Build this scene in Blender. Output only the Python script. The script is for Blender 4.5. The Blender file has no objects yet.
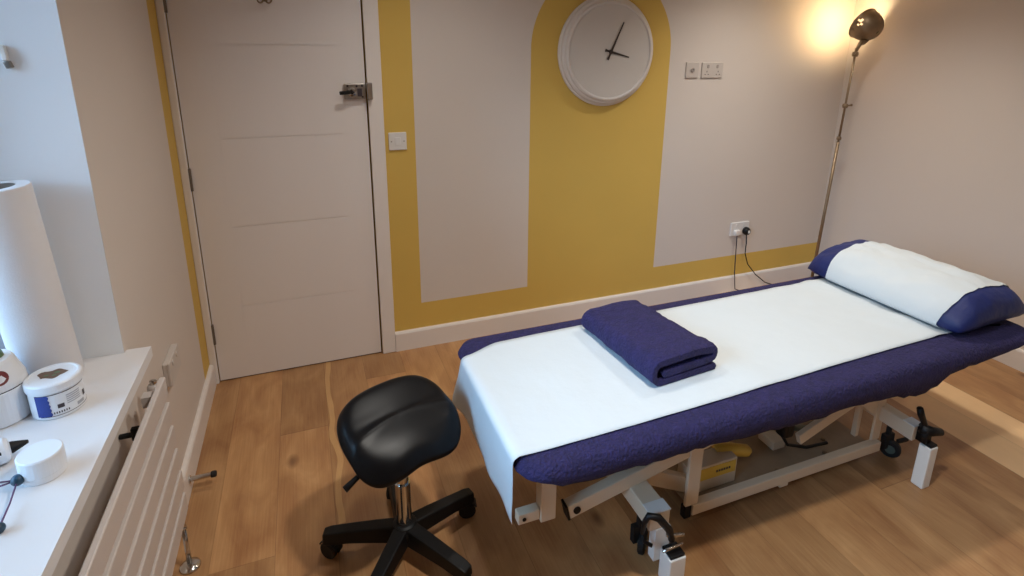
import bpy, bmesh, math, random
from mathutils import Vector, Matrix, noise
random.seed(7)
SC = bpy.context.scene
COL = SC.collection
PI = math.pi

# ---------------------------------------------------------------- helpers
def link(o, parent=None):
    COL.objects.link(o)
    if parent is not None:
        o.parent = parent
    return o

def tag(o, label=None, cat=None, group=None, kind=None):
    if label: o['label'] = label
    if cat: o['category'] = cat
    if group: o['group'] = group
    if kind: o['kind'] = kind
    return o

def thing(name, label, cat, loc=(0, 0, 0), rz=0, group=None):
    o = bpy.data.objects.new(name, None)
    o.empty_display_size = .05
    o.location = loc
    o.rotation_euler = (0, 0, rz)
    link(o)
    return tag(o, label, cat, group)

def obj(name, bm, mat, parent=None, smooth=False, bevel=0, seg=2, sub=0, angle=40):
    """mesh written in the parent's own frame"""
    bmesh.ops.recalc_face_normals(bm, faces=bm.faces[:])
    me = bpy.data.meshes.new(name)
    bm.to_mesh(me); bm.free()
    mats = mat if isinstance(mat, (list, tuple)) else [mat]
    for m in mats: me.materials.append(m)
    if smooth:
        for p in me.polygons: p.use_smooth = True
    o = bpy.data.objects.new(name, me)
    link(o, parent)
    if bevel:
        b = o.modifiers.new('bevel', 'BEVEL'); b.width = bevel; b.segments = seg
        b.limit_method = 'ANGLE'; b.angle_limit = math.radians(angle)
    if sub:
        s = o.modifiers.new('sub', 'SUBSURF'); s.levels = sub; s.render_levels = sub
    return o

def struct(name, bm, mat, **k):
    return tag(obj(name, bm, mat, **k), kind='structure')

def B(): return bmesh.new()

def box(bm, x0, x1, y0, y1, z0, z1, mi=0):
    v = [bm.verts.new((x, y, z)) for z in (z0, z1) for y in (y0, y1) for x in (x0, x1)]
    for f in ((0, 1, 3, 2), (4, 6, 7, 5), (0, 4, 5, 1), (2, 3, 7, 6), (0, 2, 6, 4), (1, 5, 7, 3)):
        fc = bm.faces.new([v[i] for i in f]); fc.material_index = mi
    return bm

def frame_of(d):
    d = Vector(d).normalized()
    a = Vector((0, 0, 1)) if abs(d.z) < .95 else Vector((1, 0, 0))
    s = d.cross(a).normalized()
    return s, s.cross(d).normalized(), d

def bar(bm, p, q, w, h, roll=0):
    """rectangular section beam from p to q, w sideways, h upwards"""
    p, q = Vector(p), Vector(q)
    s, u, d = frame_of(q - p)
    if roll:
        M = Matrix.Rotation(roll, 3, d); s = M @ s; u = M @ u
    v = []
    for c in (p, q):
        for a, b in ((-1, -1), (1, -1), (1, 1), (-1, 1)):
            v.append(bm.verts.new(c + s * a * w / 2 + u * b * h / 2))
    bm.faces.new(v[:4][::-1]); bm.faces.new(v[4:])
    for i in range(4):
        j = (i + 1) % 4
        bm.faces.new((v[i], v[j], v[4 + j], v[4 + i]))
    return bm

def tube(bm, pts, r, n=12, caps=True):
    """round tube along a polyline; r number or list"""
    pts = [Vector(p) for p in pts]
    rr = r if isinstance(r, (list, tuple)) else [r] * len(pts)
    rings = []
    s0 = None
    for i, p in enumerate(pts):
        d = (pts[min(i + 1, len(pts) - 1)] - pts[max(i - 1, 0)])
        s, u, d = frame_of(d)
        if s0 is not None:
            s = (s0 - d * s0.dot(d)).normalized(); u = s.cross(d).normalized()
        s0 = s
        rings.append([bm.verts.new(p + (s * math.cos(2 * PI * k / n) + u * math.sin(2 * PI * k / n)) * rr[i]) for k in range(n)])
    for a, b in zip(rings, rings[1:]):
        for k in range(n):
            bm.faces.new((a[k], a[(k + 1) % n], b[(k + 1) % n], b[k]))
    if caps:
        bm.faces.new(rings[0][::-1]); bm.faces.new(rings[-1])
    return bm

def lathe(bm, prof, c=(0, 0, 0), axis=(0, 0, 1), n=40, mi=None, start=0, frac=1.0):
    """prof: list of (radius, along)"""
    s, u, d = frame_of(axis)
    c = Vector(c)
    rings = []
    for r, z in prof:
        if r < 1e-6:
            rings.append([bm.verts.new(c + d * z)])
        else:
            rings.append([bm.verts.new(c + d * z + (s * math.cos(2 * PI * k / n) + u * math.sin(2 * PI * k / n)) * r) for k in range(n)])
    fs = []
    for i, (a, b) in enumerate(zip(rings, rings[1:])):
        for k in range(n):
            k2 = (k + 1) % n
            if len(a) == 1 and len(b) == 1: continue
            if len(a) == 1: f = bm.faces.new((a[0], b[k2], b[k]))
            elif len(b) == 1: f = bm.faces.new((a[k], a[k2], b[0]))
            else: f = bm.faces.new((a[k], a[k2], b[k2], b[k]))
            if mi: f.material_index = mi[i]
            fs.append(f)
    return fs

def plate(bm, c, w, h, d, axis='y', r=.004, n=4):
    """rounded plate with a soft front edge; axis 'y' faces -y, 'x' faces +x"""
    def outline(w, h, r):
        o = []
        for cx, cz, a0 in ((w / 2 - r, h / 2 - r, 0), (-w / 2 + r, h / 2 - r, 90), (-w / 2 + r, -h / 2 + r, 180), (w / 2 - r, -h / 2 + r, 270)):
            for k in range(n + 1):
                a = math.radians(a0 + 90 * k / n)
                o.append((cx + r * math.cos(a), cz + r * math.sin(a)))
        return o
    L = [(outline(w, h, r), 0), (outline(w, h, r), d * .6), (outline(w - d * .4, h - d * .4, r), d)]
    rings = []
    for o, dep in L:
        if axis == 'y': rings.append([bm.verts.new((c[0] + a, c[1] - dep, c[2] + b)) for a, b in o])
        else: rings.append([bm.verts.new((c[0] + dep, c[1] + a, c[2] + b)) for a, b in o])
    for a, b in zip(rings, rings[1:]):
        for k in range(len(a)):
            bm.faces.new((a[k], a[(k + 1) % len(a)], b[(k + 1) % len(a)], b[k]))
    bm.faces.new(rings[-1]); bm.faces.new(rings[0])
    return bm

def sstep(a, b, x):
    t = min(1, max(0, (x - a) / (b - a))); return t * t * (3 - 2 * t)

# ---------------------------------------------------------------- materials
def srgb(r, g, b):
    f = lambda c: (c / 255 / 12.92) if c / 255 <= .04045 else ((c / 255 + .055) / 1.055) ** 2.4
    return (f(r), f(g), f(b), 1)

def mat(name, col, rough=.5, metal=0, noise_amt=0, noise_scale=20, bump=0, bump_scale=200, bump_dist=.001, sheen=0, coat=0, emit=None, es=0, stretch=(1, 1, 1)):
    m = bpy.data.materials.new(name); m.use_nodes = True
    nt = m.node_tree; N = nt.nodes; L = nt.links
    p = N['Principled BSDF']
    p.inputs['Base Color'].default_value = col
    p.inputs['Roughness'].default_value = rough
    p.inputs['Metallic'].default_value = metal
    if sheen:
        p.inputs['Sheen Weight'].default_value = sheen
        p.inputs['Sheen Roughness'].default_value = .4
        p.inputs['Sheen Tint'].default_value = tuple(min(1, c * 3 + .05) for c in col[:3]) + (1,)
    if coat: p.inputs['Coat Weight'].default_value = coat
    if emit:
        p.inputs['Emission Color'].default_value = emit
        p.inputs['Emission Strength'].default_value = es
    tc = N.new('ShaderNodeTexCoord')
    mp = N.new('ShaderNodeMapping'); mp.inputs['Scale'].default_value = stretch
    L.new(tc.outputs['Object'], mp.inputs['Vector'])
    if noise_amt:
        n = N.new('ShaderNodeTexNoise'); n.inputs['Scale'].default_value = noise_scale; n.inputs['Detail'].default_value = 5
        L.new(mp.outputs[0], n.inputs['Vector'])
        mx = N.new('ShaderNodeMixRGB'); mx.blend_type = 'MIX'
        mx.inputs['Color1'].default_value = tuple(c * (1 - noise_amt) for c in col[:3]) + (1,)
        mx.inputs['Color2'].default_value = tuple(min(1, c * (1 + noise_amt)) for c in col[:3]) + (1,)
        L.new(n.outputs['Fac'], mx.inputs['Fac']); L.new(mx.outputs[0], p.inputs['Base Color'])
    if bump:
        n2 = N.new('ShaderNodeTexNoise'); n2.inputs['Scale'].default_value = bump_scale; n2.inputs['Detail'].default_value = 4
        L.new(mp.outputs[0], n2.inputs['Vector'])
        b = N.new('ShaderNodeBump'); b.inputs['Strength'].default_value = bump; b.inputs['Distance'].default_value = bump_dist
        L.new(n2.outputs['Fac'], b.inputs['Height']); L.new(b.outputs[0], p.inputs['Normal'])
    return m

WALL = srgb(212, 201, 192)
YEL = srgb(210, 174, 86)
M = dict(
    wall=mat('wall paint', WALL, .75, noise_amt=.02, noise_scale=2, bump=.15, bump_scale=150),
    ceil=mat('ceiling paint', srgb(225, 222, 216), .9, noise_amt=.01, bump=.1),
    wood_white=mat('white satin woodwork', srgb(228, 220, 214), .38, noise_amt=.02, noise_scale=6, bump=.05, bump_scale=60),
    door=mat('white door paint', srgb(228, 220, 215), .45, noise_amt=.03, noise_scale=5, bump=.12, bump_scale=90, stretch=(1, 1, .15)),
    sill=mat('white sill paint', srgb(225, 222, 222), .35, noise_amt=.02, noise_scale=8),
    gap=mat('dark gap', srgb(60, 48, 40), .9, noise_amt=.2),
    chrome=mat('chrome', srgb(200, 198, 195), .12, 1, noise_amt=.05, noise_scale=40),
    steel=mat('brushed nickel', srgb(170, 165, 158), .32, 1, noise_amt=.1, noise_scale=90),
    hinge=mat('dull hinge metal', srgb(118, 108, 98), .45, .6, noise_amt=.1),
    pewter=mat('aged brass metal', srgb(142, 122, 98), .42, .75, noise_amt=.15, noise_scale=40),
    plastic=mat('white plastic', srgb(222, 218, 214), .35, noise_amt=.01),
    boxgrey=mat('aged white plastic', srgb(200, 190, 182), .4, noise_amt=.02),
    greyplate=mat('grey socket plate', srgb(198, 188, 180), .4, 0, noise_amt=.04, noise_scale=60),
    greydark=mat('grey socket insert', srgb(160, 150, 144), .5, noise_amt=.05),
    black=mat('black plastic', srgb(13, 12, 13), .5, noise_amt=.1, bump=.1),
    rubber=mat('black rubber', srgb(16, 15, 15), .7, noise_amt=.1, bump=.2),
    leather=mat('black vinyl', srgb(13, 13, 15), .36, noise_amt=.1, bump=.12, bump_scale=260),
    cream=mat('cream powder coat', srgb(226, 208, 182), .42, noise_amt=.03, noise_scale=15),
    tray=mat('dusty brown metal tray', srgb(148, 126, 102), .6, noise_amt=.25, noise_scale=14),
    whitecap=mat('white enamel', srgb(235, 232, 226), .4, noise_amt=.02),
    navy=mat('navy towelling', srgb(38, 32, 76), .95, noise_amt=.6, noise_scale=38, bump=1, bump_scale=110, bump_dist=.010, sheen=.15),
    navy2=mat('navy thick towel', srgb(38, 32, 78), .95, noise_amt=.6, noise_scale=42, bump=1, bump_scale=110, bump_dist=.012, sheen=.2),
    satin=mat('navy cotton pillowcase', srgb(24, 38, 96), .55, noise_amt=.12, noise_scale=9, bump=.6, bump_scale=16, bump_dist=.012, sheen=.08),
    paper=mat('white couch paper', srgb(208, 215, 218), .8, noise_amt=.015, noise_scale=12, bump=.6, bump_scale=9, bump_dist=.008),
    foam=mat('mattress vinyl', srgb(60, 58, 80), .5, noise_amt=.05),
    rad=mat('radiator enamel', srgb(200, 190, 184), .35, noise_amt=.02),
    clockface=mat('clock face paper', srgb(208, 200, 192), .6, noise_amt=.015, noise_scale=10),
    clockrim=mat('clock case cream', srgb(216, 208, 202), .45, noise_amt=.02, noise_scale=20),
    hand=mat('clock hand brown', srgb(58, 48, 42), .5, noise_amt=.1),
    tissue=mat('white roll paper', srgb(222, 220, 222), .9, noise_amt=.02, noise_scale=50, bump=.5, bump_scale=240),
    card=mat('cardboard core', srgb(110, 98, 88), .9, noise_amt=.1),
    tub=mat('white tub plastic', srgb(228, 230, 234), .32, noise_amt=.01),
    bluelabel=mat('blue label ink', srgb(38, 62, 140), .45, noise_amt=.15, noise_scale=200),
    darkink=mat('dark ink', srgb(60, 52, 58), .5, noise_amt=.1),
    greyink=mat('grey ink', srgb(165, 168, 176), .5, noise_amt=.1),
    brownink=mat('brown ink', srgb(110, 84, 68), .5, noise_amt=.45, noise_scale=120),
    greenink=mat('green ink', srgb(96, 118, 86), .5, noise_amt=.35, noise_scale=120),
    redink=mat('maroon ink', srgb(112, 42, 44), .5, noise_amt=.1),
    yellow=mat('yellow label', srgb(225, 190, 80), .5, noise_amt=.08, noise_scale=30),
    teal=mat('dark teal plastic', srgb(30, 62, 84), .4, noise_amt=.1),
    purple=mat('purple wire', srgb(96, 62, 100), .5, noise_amt=.1),
    socketgreen=mat('castor grey green', srgb(86, 98, 90), .4, .2, noise_amt=.1),
    outside=mat('outside masonry', srgb(170, 165, 158), .9, noise_amt=.2),
)

# back wall: cream paint with the painted ochre arch, strip and skirting band
def math_node(nt, op, a, b=None, c=None):
    n = nt.nodes.new('ShaderNodeMath'); n.operation = op
    for i, v in enumerate((a, b, c)):
        if v is None: continue
        if isinstance(v, (int, float)): n.inputs[i].default_value = v
        else: nt.links.new(v, n.inputs[i])
    return n.outputs[0]

XA, XP, XQ, XR, ZP = .866, 1.013, 1.618, 2.462, .252
W = 3.83
def painted_wall(name, maskf):
    m = mat(name, WALL, .75, bump=.15, bump_scale=150)
    nt = m.node_tree; N = nt.nodes; L = nt.links
    geo = N.new('ShaderNodeNewGeometry'); sp = N.new('ShaderNodeSeparateXYZ')
    L.new(geo.outputs['Position'], sp.inputs[0])
    k = maskf(nt, sp.outputs[0], sp.outputs[1], sp.outputs[2])
    ns = N.new('ShaderNodeTexNoise'); ns.inputs['Scale'].default_value = 3; L.new(geo.outputs['Position'], ns.inputs['Vector'])
    y = N.new('ShaderNodeMixRGB'); y.inputs['Color1'].default_value = tuple(c * .95 for c in YEL[:3]) + (1,); y.inputs['Color2'].default_value = tuple(c * 1.05 for c in YEL[:3]) + (1,)
    L.new(ns.outputs['Fac'], y.inputs['Fac'])
    w = N.new('ShaderNodeMixRGB'); w.inputs['Color1'].default_value = tuple(c * .98 for c in WALL[:3]) + (1,); w.inputs['Color2'].default_value = tuple(c * 1.02 for c in WALL[:3]) + (1,)
    L.new(ns.outputs['Fac'], w.inputs['Fac'])
    mx = N.new('ShaderNodeMixRGB'); L.new(k, mx.inputs['Fac']); L.new(w.outputs[0], mx.inputs['Color1']); L.new(y.outputs[0], mx.inputs['Color2'])
    L.new(mx.outputs[0], N['Principled BSDF'].inputs['Base Color'])
    return m

def back_mask(nt, x, y, z):
    mt = lambda *a: math_node(nt, *a)
    band = mt('LESS_THAN', z, ZP)
    strip = mt('LESS_THAN', x, XP)
    cx, r, zc = (XQ + XR) / 2, (XR - XQ) / 2, 1.56
    inx = mt('LESS_THAN', mt('ABSOLUTE', mt('SUBTRACT', x, cx)), r)
    low = mt('LESS_THAN', z, zc)
    d = mt('SQRT', mt('ADD', mt('POWER', mt('SUBTRACT', x, cx), 2), mt('POWER', mt('SUBTRACT', z, zc), 2)))
    circ = mt('LESS_THAN', d, r)
    return mt('MAXIMUM', mt('MAXIMUM', band, strip), mt('MAXIMUM', mt('MULTIPLY', inx, low), circ))

def left_mask(nt, x, y, z):
    return math_node(nt, 'GREATER_THAN', y, -.150)

M['wall_back'] = painted_wall('back wall paint with ochre arch', back_mask)
M['wall_left'] = painted_wall('left wall paint with ochre strip', left_mask)
def daylit_reveal(m):          # near-white reveal colour, some of the window's daylight put into it
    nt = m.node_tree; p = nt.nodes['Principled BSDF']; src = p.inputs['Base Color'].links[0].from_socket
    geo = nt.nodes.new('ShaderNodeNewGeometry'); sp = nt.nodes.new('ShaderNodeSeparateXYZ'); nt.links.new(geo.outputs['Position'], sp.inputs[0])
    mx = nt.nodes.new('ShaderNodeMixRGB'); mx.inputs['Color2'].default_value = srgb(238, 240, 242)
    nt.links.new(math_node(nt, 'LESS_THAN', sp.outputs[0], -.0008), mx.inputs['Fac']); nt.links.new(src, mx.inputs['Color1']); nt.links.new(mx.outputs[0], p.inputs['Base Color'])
daylit_reveal(M['wall_left'])

# oak boards running along y, .19 m wide
def floor_mat():
    m = bpy.data.materials.new('oak boards'); m.use_nodes = True
    nt = m.node_tree; N = nt.nodes; L = nt.links
    p = N['Principled BSDF']
    mt = lambda *a: math_node(nt, *a)
    geo = N.new('ShaderNodeNewGeometry'); sp = N.new('ShaderNodeSeparateXYZ'); L.new(geo.outputs['Position'], sp.inputs[0])
    x, y = sp.outputs[0], sp.outputs[1]
    u = mt('DIVIDE', mt('SUBTRACT', x, .31), .19)
    pi = mt('FLOOR', u); fu = mt('FRACT', u)
    wn = N.new('ShaderNodeTexWhiteNoise'); wn.noise_dimensions = '1D'; L.new(mt('ADD', pi, 17.3), wn.inputs['W'])
    v = mt('ADD', mt('DIVIDE', y, 2.7), mt('MULTIPLY', wn.outputs['Value'], 5))
    qi = mt('FLOOR', v); fv = mt('FRACT', v)
    wn2 = N.new('ShaderNodeTexWhiteNoise'); wn2.noise_dimensions = '2D'
    cb = N.new('ShaderNodeCombineXYZ'); L.new(pi, cb.inputs[0]); L.new(qi, cb.inputs[1]); L.new(cb.outputs[0], wn2.inputs['Vector'])
    tone = wn2.outputs['Value']
    # grain coordinates shifted per board
    gc = N.new('ShaderNodeCombineXYZ')
    L.new(mt('MULTIPLY', mt('ADD', x, mt('MULTIPLY', tone, 7)), 7), gc.inputs[0])
    L.new(mt('MULTIPLY', mt('ADD', y, mt('MULTIPLY', tone, 31)), 2.6), gc.inputs[1])
    n1 = N.new('ShaderNodeTexNoise'); n1.inputs['Scale'].default_value = 1.3; n1.inputs['Detail'].default_value = 6; n1.inputs['Distortion'].default_value = .8
    L.new(gc.outputs[0], n1.inputs['Vector'])
    fc = N.new('ShaderNodeCombineXYZ')
    L.new(mt('MULTIPLY', x, 170), fc.inputs[0]); L.new(mt('MULTIPLY', y, 5), fc.inputs[1])
    n2 = N.new('ShaderNodeTexNoise'); n2.inputs['Scale'].default_value = 1; n2.inputs['Detail'].default_value = 3
    L.new(fc.outputs[0], n2.inputs['Vector'])
    r = N.new('ShaderNodeValToRGB'); r.color_ramp.interpolation = 'LINEAR'
    e = r.color_ramp.elements
    e[0].position = .25; e[0].color = srgb(150, 104, 66)
    e[1].position = .78; e[1].color = srgb(200, 156, 108)
    e2 = e.new(.5); e2.color = srgb(174, 130, 86)
    L.new(mt('ADD', mt('MULTIPLY', n1.outputs['Fac'], .9), mt('MULTIPLY', mt('SUBTRACT', n2.outputs['Fac'], .5), .3)), r.inputs['Fac'])
    # board tone: one pale board by the head of the couch, as in the room
    br = mt('ADD', .84, mt('MULTIPLY', tone, .30))
    pale = mt('MULTIPLY', mt('COMPARE', pi, 14.5, .6), .25)
    br = mt('ADD', br, pale)
    pm = N.new('ShaderNodeMixRGB'); L.new(mt('MULTIPLY', mt('COMPARE', pi, 14.5, .6), .6), pm.inputs['Fac']); L.new(r.outputs[0], pm.inputs['Color1']); pm.inputs['Color2'].default_value = srgb(226, 192, 146)
    mul = N.new('ShaderNodeVectorMath'); mul.operation = 'SCALE'; L.new(pm.outputs[0], mul.inputs[0]); L.new(br, mul.inputs['Scale'])
    # pale sapwood streak
    sw = N.new('ShaderNodeTexNoise'); sw.inputs['Scale'].default_value = 2.2; L.new(geo.outputs['Position'], sw.inputs['Vector'])
    xs = mt('ADD', x, mt('MULTIPLY', mt('SUBTRACT', sw.outputs['Fac'], .5), .13))
    streak = mt('LESS_THAN', mt('ABSOLUTE', mt('SUBTRACT', xs, .525)), .012)
    mxs = N.new('ShaderNodeMixRGB'); L.new(mt('MULTIPLY', mt('MULTIPLY', streak, mt('GREATER_THAN', y, -1.05)), .4), mxs.inputs['Fac']); L.new(mul.outputs[0], mxs.inputs['Color1']); mxs.inputs['Color2'].default_value = srgb(222, 180, 120)
    # knots
    kc = N.new('ShaderNodeCombineXYZ'); L.new(mt('MULTIPLY', x, 5.2), kc.inputs[0]); L.new(mt('MULTIPLY', y, 2.9), kc.inputs[1])
    vo = N.new('ShaderNodeTexVoronoi'); vo.inputs['Scale'].default_value = 1; L.new(kc.outputs[0], vo.inputs['Vector'])
    kr = N.new('ShaderNodeMapRange'); kr.inputs['From Min'].default_value = .04; kr.inputs['From Max'].default_value = .15; kr.inputs['To Min'].default_value = 1; kr.inputs['To Max'].default_value = 0
    L.new(vo.outputs['Distance'], kr.inputs['Value'])
    pick = N.new('ShaderNodeSeparateColor'); L.new(vo.outputs['Color'], pick.inputs[0])
    kn = mt('MULTIPLY', kr.outputs[0], mt('MULTIPLY', mt('GREATER_THAN', pick.outputs[0], .40), .85))
    mk = N.new('ShaderNodeMixRGB'); L.new(kn, mk.inputs['Fac']); L.new(mxs.outputs[0], mk.inputs['Color1']); mk.inputs['Color2'].default_value = srgb(92, 52, 30)
    # joints
    ge = mt('MAXIMUM', mt('LESS_THAN', fu, .012), mt('LESS_THAN', fv, .0012))
    mg = N.new('ShaderNodeMixRGB'); L.new(mt('MULTIPLY', ge, .35), mg.inputs['Fac']); L.new(mk.outputs[0], mg.inputs['Color1']); mg.inputs['Color2'].default_value = srgb(84, 52, 30)
    L.new(mg.outputs[0], p.inputs['Base Color'])
    p.inputs['Roughness'].default_value = .42
    b = N.new('ShaderNodeBump'); b.inputs['Strength'].default_value = .25; b.inputs['Distance'].default_value = .001
    L.new(mt('SUBTRACT', n2.outputs['Fac'], ge), b.inputs['Height']); L.new(b.outputs[0], p.inputs['Normal'])
    return m
M['floor'] = floor_mat()
M['leather'].node_tree.nodes['Principled BSDF'].inputs['Specular IOR Level'].default_value = .2
M['black'].node_tree.nodes['Principled BSDF'].inputs['Specular IOR Level'].default_value = .3

def glass_mat():
    m = bpy.data.materials.new('window glass'); m.use_nodes = True
    nt = m.node_tree; N = nt.nodes
    N.remove(N['Principled BSDF'])
    t = N.new('ShaderNodeBsdfTransparent'); g = N.new('ShaderNodeBsdfGlossy'); g.inputs['Roughness'].default_value = .02
    f = N.new('ShaderNodeFresnel'); mx = N.new('ShaderNodeMixShader')
    nt.links.new(f.outputs[0], mx.inputs[0]); nt.links.new(t.outputs[0], mx.inputs[1]); nt.links.new(g.outputs[0], mx.inputs[2])
    nt.links.new(mx.outputs[0], N['Material Output'].inputs[0])
    return m
M['glass'] = glass_mat()

# ---------------------------------------------------------------- room
YF = -4.3; H = 2.42; TH = .34
YW0, YW1 = -2.55, -1.041; ZS, ZT = .755, 2.12
XD0, XD1, ZD = .0325, .7945, 1.985
struct('floor', box(B(), -TH, W + .12, YF - .1, .12, -.08, 0), M['floor'])
struct('ceiling', box(B(), -TH, W + .12, YF - .1, .12, H, H + .08), M['ceil'])
b = B()
box(b, 0, XD0 - .004, 0, .12, 0, H); box(b, XD0 - .004, XD1 + .004, 0, .12, ZD + .004, H); box(b, XD1 + .004, W, 0, .12, 0, H)
box(b, XD0 - .004, XD1 + .004, .05, .12, 0, ZD + .004)
struct('wall_back', b, M['wall_back'])
struct('wall_right', box(B(), W, W + .12, YF, .12, 0, H), M['wall'])
struct('wall_front', box(B(), -TH, W + .12, YF - .1, YF, 0, H), M['wall'])
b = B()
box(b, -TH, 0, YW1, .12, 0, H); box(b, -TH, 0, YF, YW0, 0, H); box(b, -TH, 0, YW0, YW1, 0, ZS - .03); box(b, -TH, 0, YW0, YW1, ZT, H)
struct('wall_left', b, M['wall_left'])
# skirtings, with rounded top edge
def skirt(name, p0, p1, nrm):
    bm = B()
    prof = [(0, 0), (.018, 0), (.018, .098), (.014, .106), (.007, .1085), (0, .1085)]
    rings = []
    for p in (p0, p1):
        rings.append([bm.verts.new((p[0] + nrm[0] * a, p[1] + nrm[1] * a, z)) for a, z in prof])
    for k in range(len(prof)):
        j = (k + 1) % len(prof)
        bm.faces.new((rings[0][k], rings[0][j], rings[1][j], rings[1][k]))
    bm.faces.new(rings[0]); bm.faces.new(rings[1][::-1])
    return struct(name, bm, M['wood_white'])
skirt('baseboard_back', (XA + .001, 0), (W, 0), (0, -1))
skirt('baseboard_left', (0, -.0185), (0, YF), (1, 0))
skirt('baseboard_right', (W, -.0185), (W, YF), (-1, 0))
# door frame (architrave)
b = B()
box(b, XD1 + .004, XA, -.018, .0, 0, ZD + .07); box(b, .0, XD0 - .002, -.018, .0, 0, ZD + .07); box(b, XD0 - .002, XD1 + .004, -.018, 0, ZD + .004, ZD + .07)
struct('trim_1', b, M['wood_white'], bevel=.004)
# window sill board
b = B()
box(b, -.30, .06, YW0 + .001, YW1 - .001, ZS - .03, ZS); box(b, .0005, .06, YW1 - .001, YW1 + .014, ZS - .03, ZS)
struct('trim_2', b, M['sill'])
# window
b = B()
x0, x1 = -.33, -.27
box(b, x0, x1, YW0, YW1, ZS, ZS + .06); box(b, x0, x1, YW0, YW1, ZT - .06, ZT)
for yy in (YW0, (YW0 + YW1) / 2 - .03, YW1 - .06): box(b, x0, x1, yy, yy + .06, ZS + .06, ZT - .06)
win = struct('window_1', b, M['sill'], bevel=.004)
for ya, yb in ((YW0 + .06, (YW0 + YW1) / 2 - .03), ((YW0 + YW1) / 2 + .03, YW1 - .06)):
    obj('pane', box(B(), -.305, -.299, ya, yb, ZS + .06, ZT - .06), M['glass'], win)

# door: leaf with shallow horizontal grooves, hinges on the left
door = bpy.data.objects.new('door_1', None); door.location = (XD0, 0, 0); link(door); tag(door, kind='structure')
b = B()
wd = XD1 - XD0 - .003
xs = [0.001, .133, .136, .640, .643, wd]
zs = [.006, .3725, .3785, .7635, .7695, 1.167, 1.173, 1.565, 1.571, 1.98]
for i in range(len(xs) - 1):
    for j in range(len(zs) - 1):
        groove = (j % 2 == 1 and 1 <= i <= 3) or (i == 1)
        box(b, xs[i], xs[i + 1], 0.0028 if (groove and j % 2 == 1) else (.0010 if groove else 0), .04, zs[j], zs[j + 1])
bmesh.ops.remove_doubles(b, verts=b.verts[:], dist=1e-5)
obj('door_leaf', b, M['door'], door)
for z in (1.74, 1.0, .255):
    h = obj('hinge', tube(B(), [(-.001, -.0085, z - .05), (-.001, -.0085, z + .05)], .008, 12), M['hinge'], door, bevel=.001)
# dark strip put in for the shade in the gap under the door
obj('gap_shade', box(B(), 0, wd + .003, .004, .045, .0005, .0055), M['gap'], door)
# night latch
lock = thing('rim_lock', 'silver rim night latch with a black turn knob on the white door edge', 'lock', (0.75, -.001, 1.365))
box(b := B(), -.055, .036, -.024, 0, -.034, .036)
obj('lock_case', b, M['steel'], lock, bevel=.003)
box(b := B(), .044, .068, -.042, -.0185, -.036, .040)
obj('keep', b, M['chrome'], lock, bevel=.002)
b = B(); lathe(b, [(0, .0), (.021, .0), (.021, .008), (.013, .011), (.012, .016), (0, .016)], (-.022, -.024, 0), (0, -1, 0), 24)
obj('rose', b, M['chrome'], lock, smooth=False)
b = B(); bar(b, (-.078, -.048, -.004), (-.03, -.046, 0), .012, .016); bar(b, (-.03, -.04, -.006), (-.018, -.04, .006), .01, .02)
obj('turn_knob', b, M['black'], lock, bevel=.003)
b = B()
for xx, zz in ((-.04, .026), (.024, -.024), (.024, .026), (.0, .024)):
    lathe(b, [(.005, 0), (.005, .0025), (0, .003)], (xx, -.024, zz), (0, -1, 0), 10)
obj('screw', b, M['darkink'], lock)
b = B(); box(b, .002, .022, -.0262, -.024, -.022, .014)
obj('snib_plate', b, M['darkink'], lock)

# coat hook at the top edge of the picture
hook = thing('coat_hook', 'dark metal double coat hook on the upper part of the white door', 'hook', (.40, 0, 1.76))
plate(b := B(), (0, 0, .02), .022, .07, .004)
obj('back_plate', b, M['pewter'], hook)
for s in (-1, 1):
    pts = [(0, -.004, .005)] + [(s * (.016 + .013 * math.cos(a) * -1), -.012 - .018 * math.sin(max(0, a)) , .0 - .022 * math.sin(a)) for a in [i * PI / 8 for i in range(9)]] + [(s * .03, -.03, .016)]
    obj('prong', tube(B(), pts, .0035, 8), M['pewter'], hook, smooth=True)

# ---------------------------------------------------------------- wall fittings
sw = thing('light_switch', 'white light switch on the ochre strip beside the door frame', 'light switch', (.927, 0, 1.123))
obj('plate', plate(B(), (0, 0, 0), .086, .086, .009), M['plastic'], sw, bevel=.001)
b = B(); plate(b, (0, -.009, 0), .028, .038, .003); 
obj('rocker', b, M['plastic'], sw)
b = B()
for s in (-1, 1): lathe(b, [(.0035, 0), (.0035, .0012), (0, .0012)], (s * .03, -.009, 0), (0, -1, 0), 10)
obj('screw', b, M['greydark'], sw)

s1 = thing('aerial_socket', 'small square grey aerial outlet high on the wall right of the clock', 'wall outlet', (2.617, 0, 1.449))
obj('plate', plate(B(), (0, 0, 0), .088, .088, .009), M['greyplate'], s1)
b = B(); lathe(b, [(.012, 0), (.012, .006), (.006, .006), (.006, .002), (0, .002)], (0, -.009, 0), (0, -1, 0), 16)
obj('aerial_port', b, M['greydark'], s1)
s2 = thing('double_socket', 'wide grey double power socket next to the aerial outlet', 'wall outlet', (2.759, 0, 1.447))
obj('plate', plate(B(), (0, 0, 0), .15, .088, .009), M['greyplate'], s2)
for s in (-1, 1):
    b = B(); plate(b, (s * .033, -.009, .022), .014, .02, .003)
    obj('rocker_switch', b, M['greydark'], s2)
    b = B()
    for dx, dz, w_, h_ in ((0, -.008, .004, .009), (-.011, -.024, .008, .004), (.011, -.024, .008, .004)):
        box(b, s * .040 + dx - w_ / 2, s * .040 + dx + w_ / 2, -.0096, -.009, dz - h_ / 2, dz + h_ / 2)
    obj('pin_hole', b, M['black'], s2)

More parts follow.
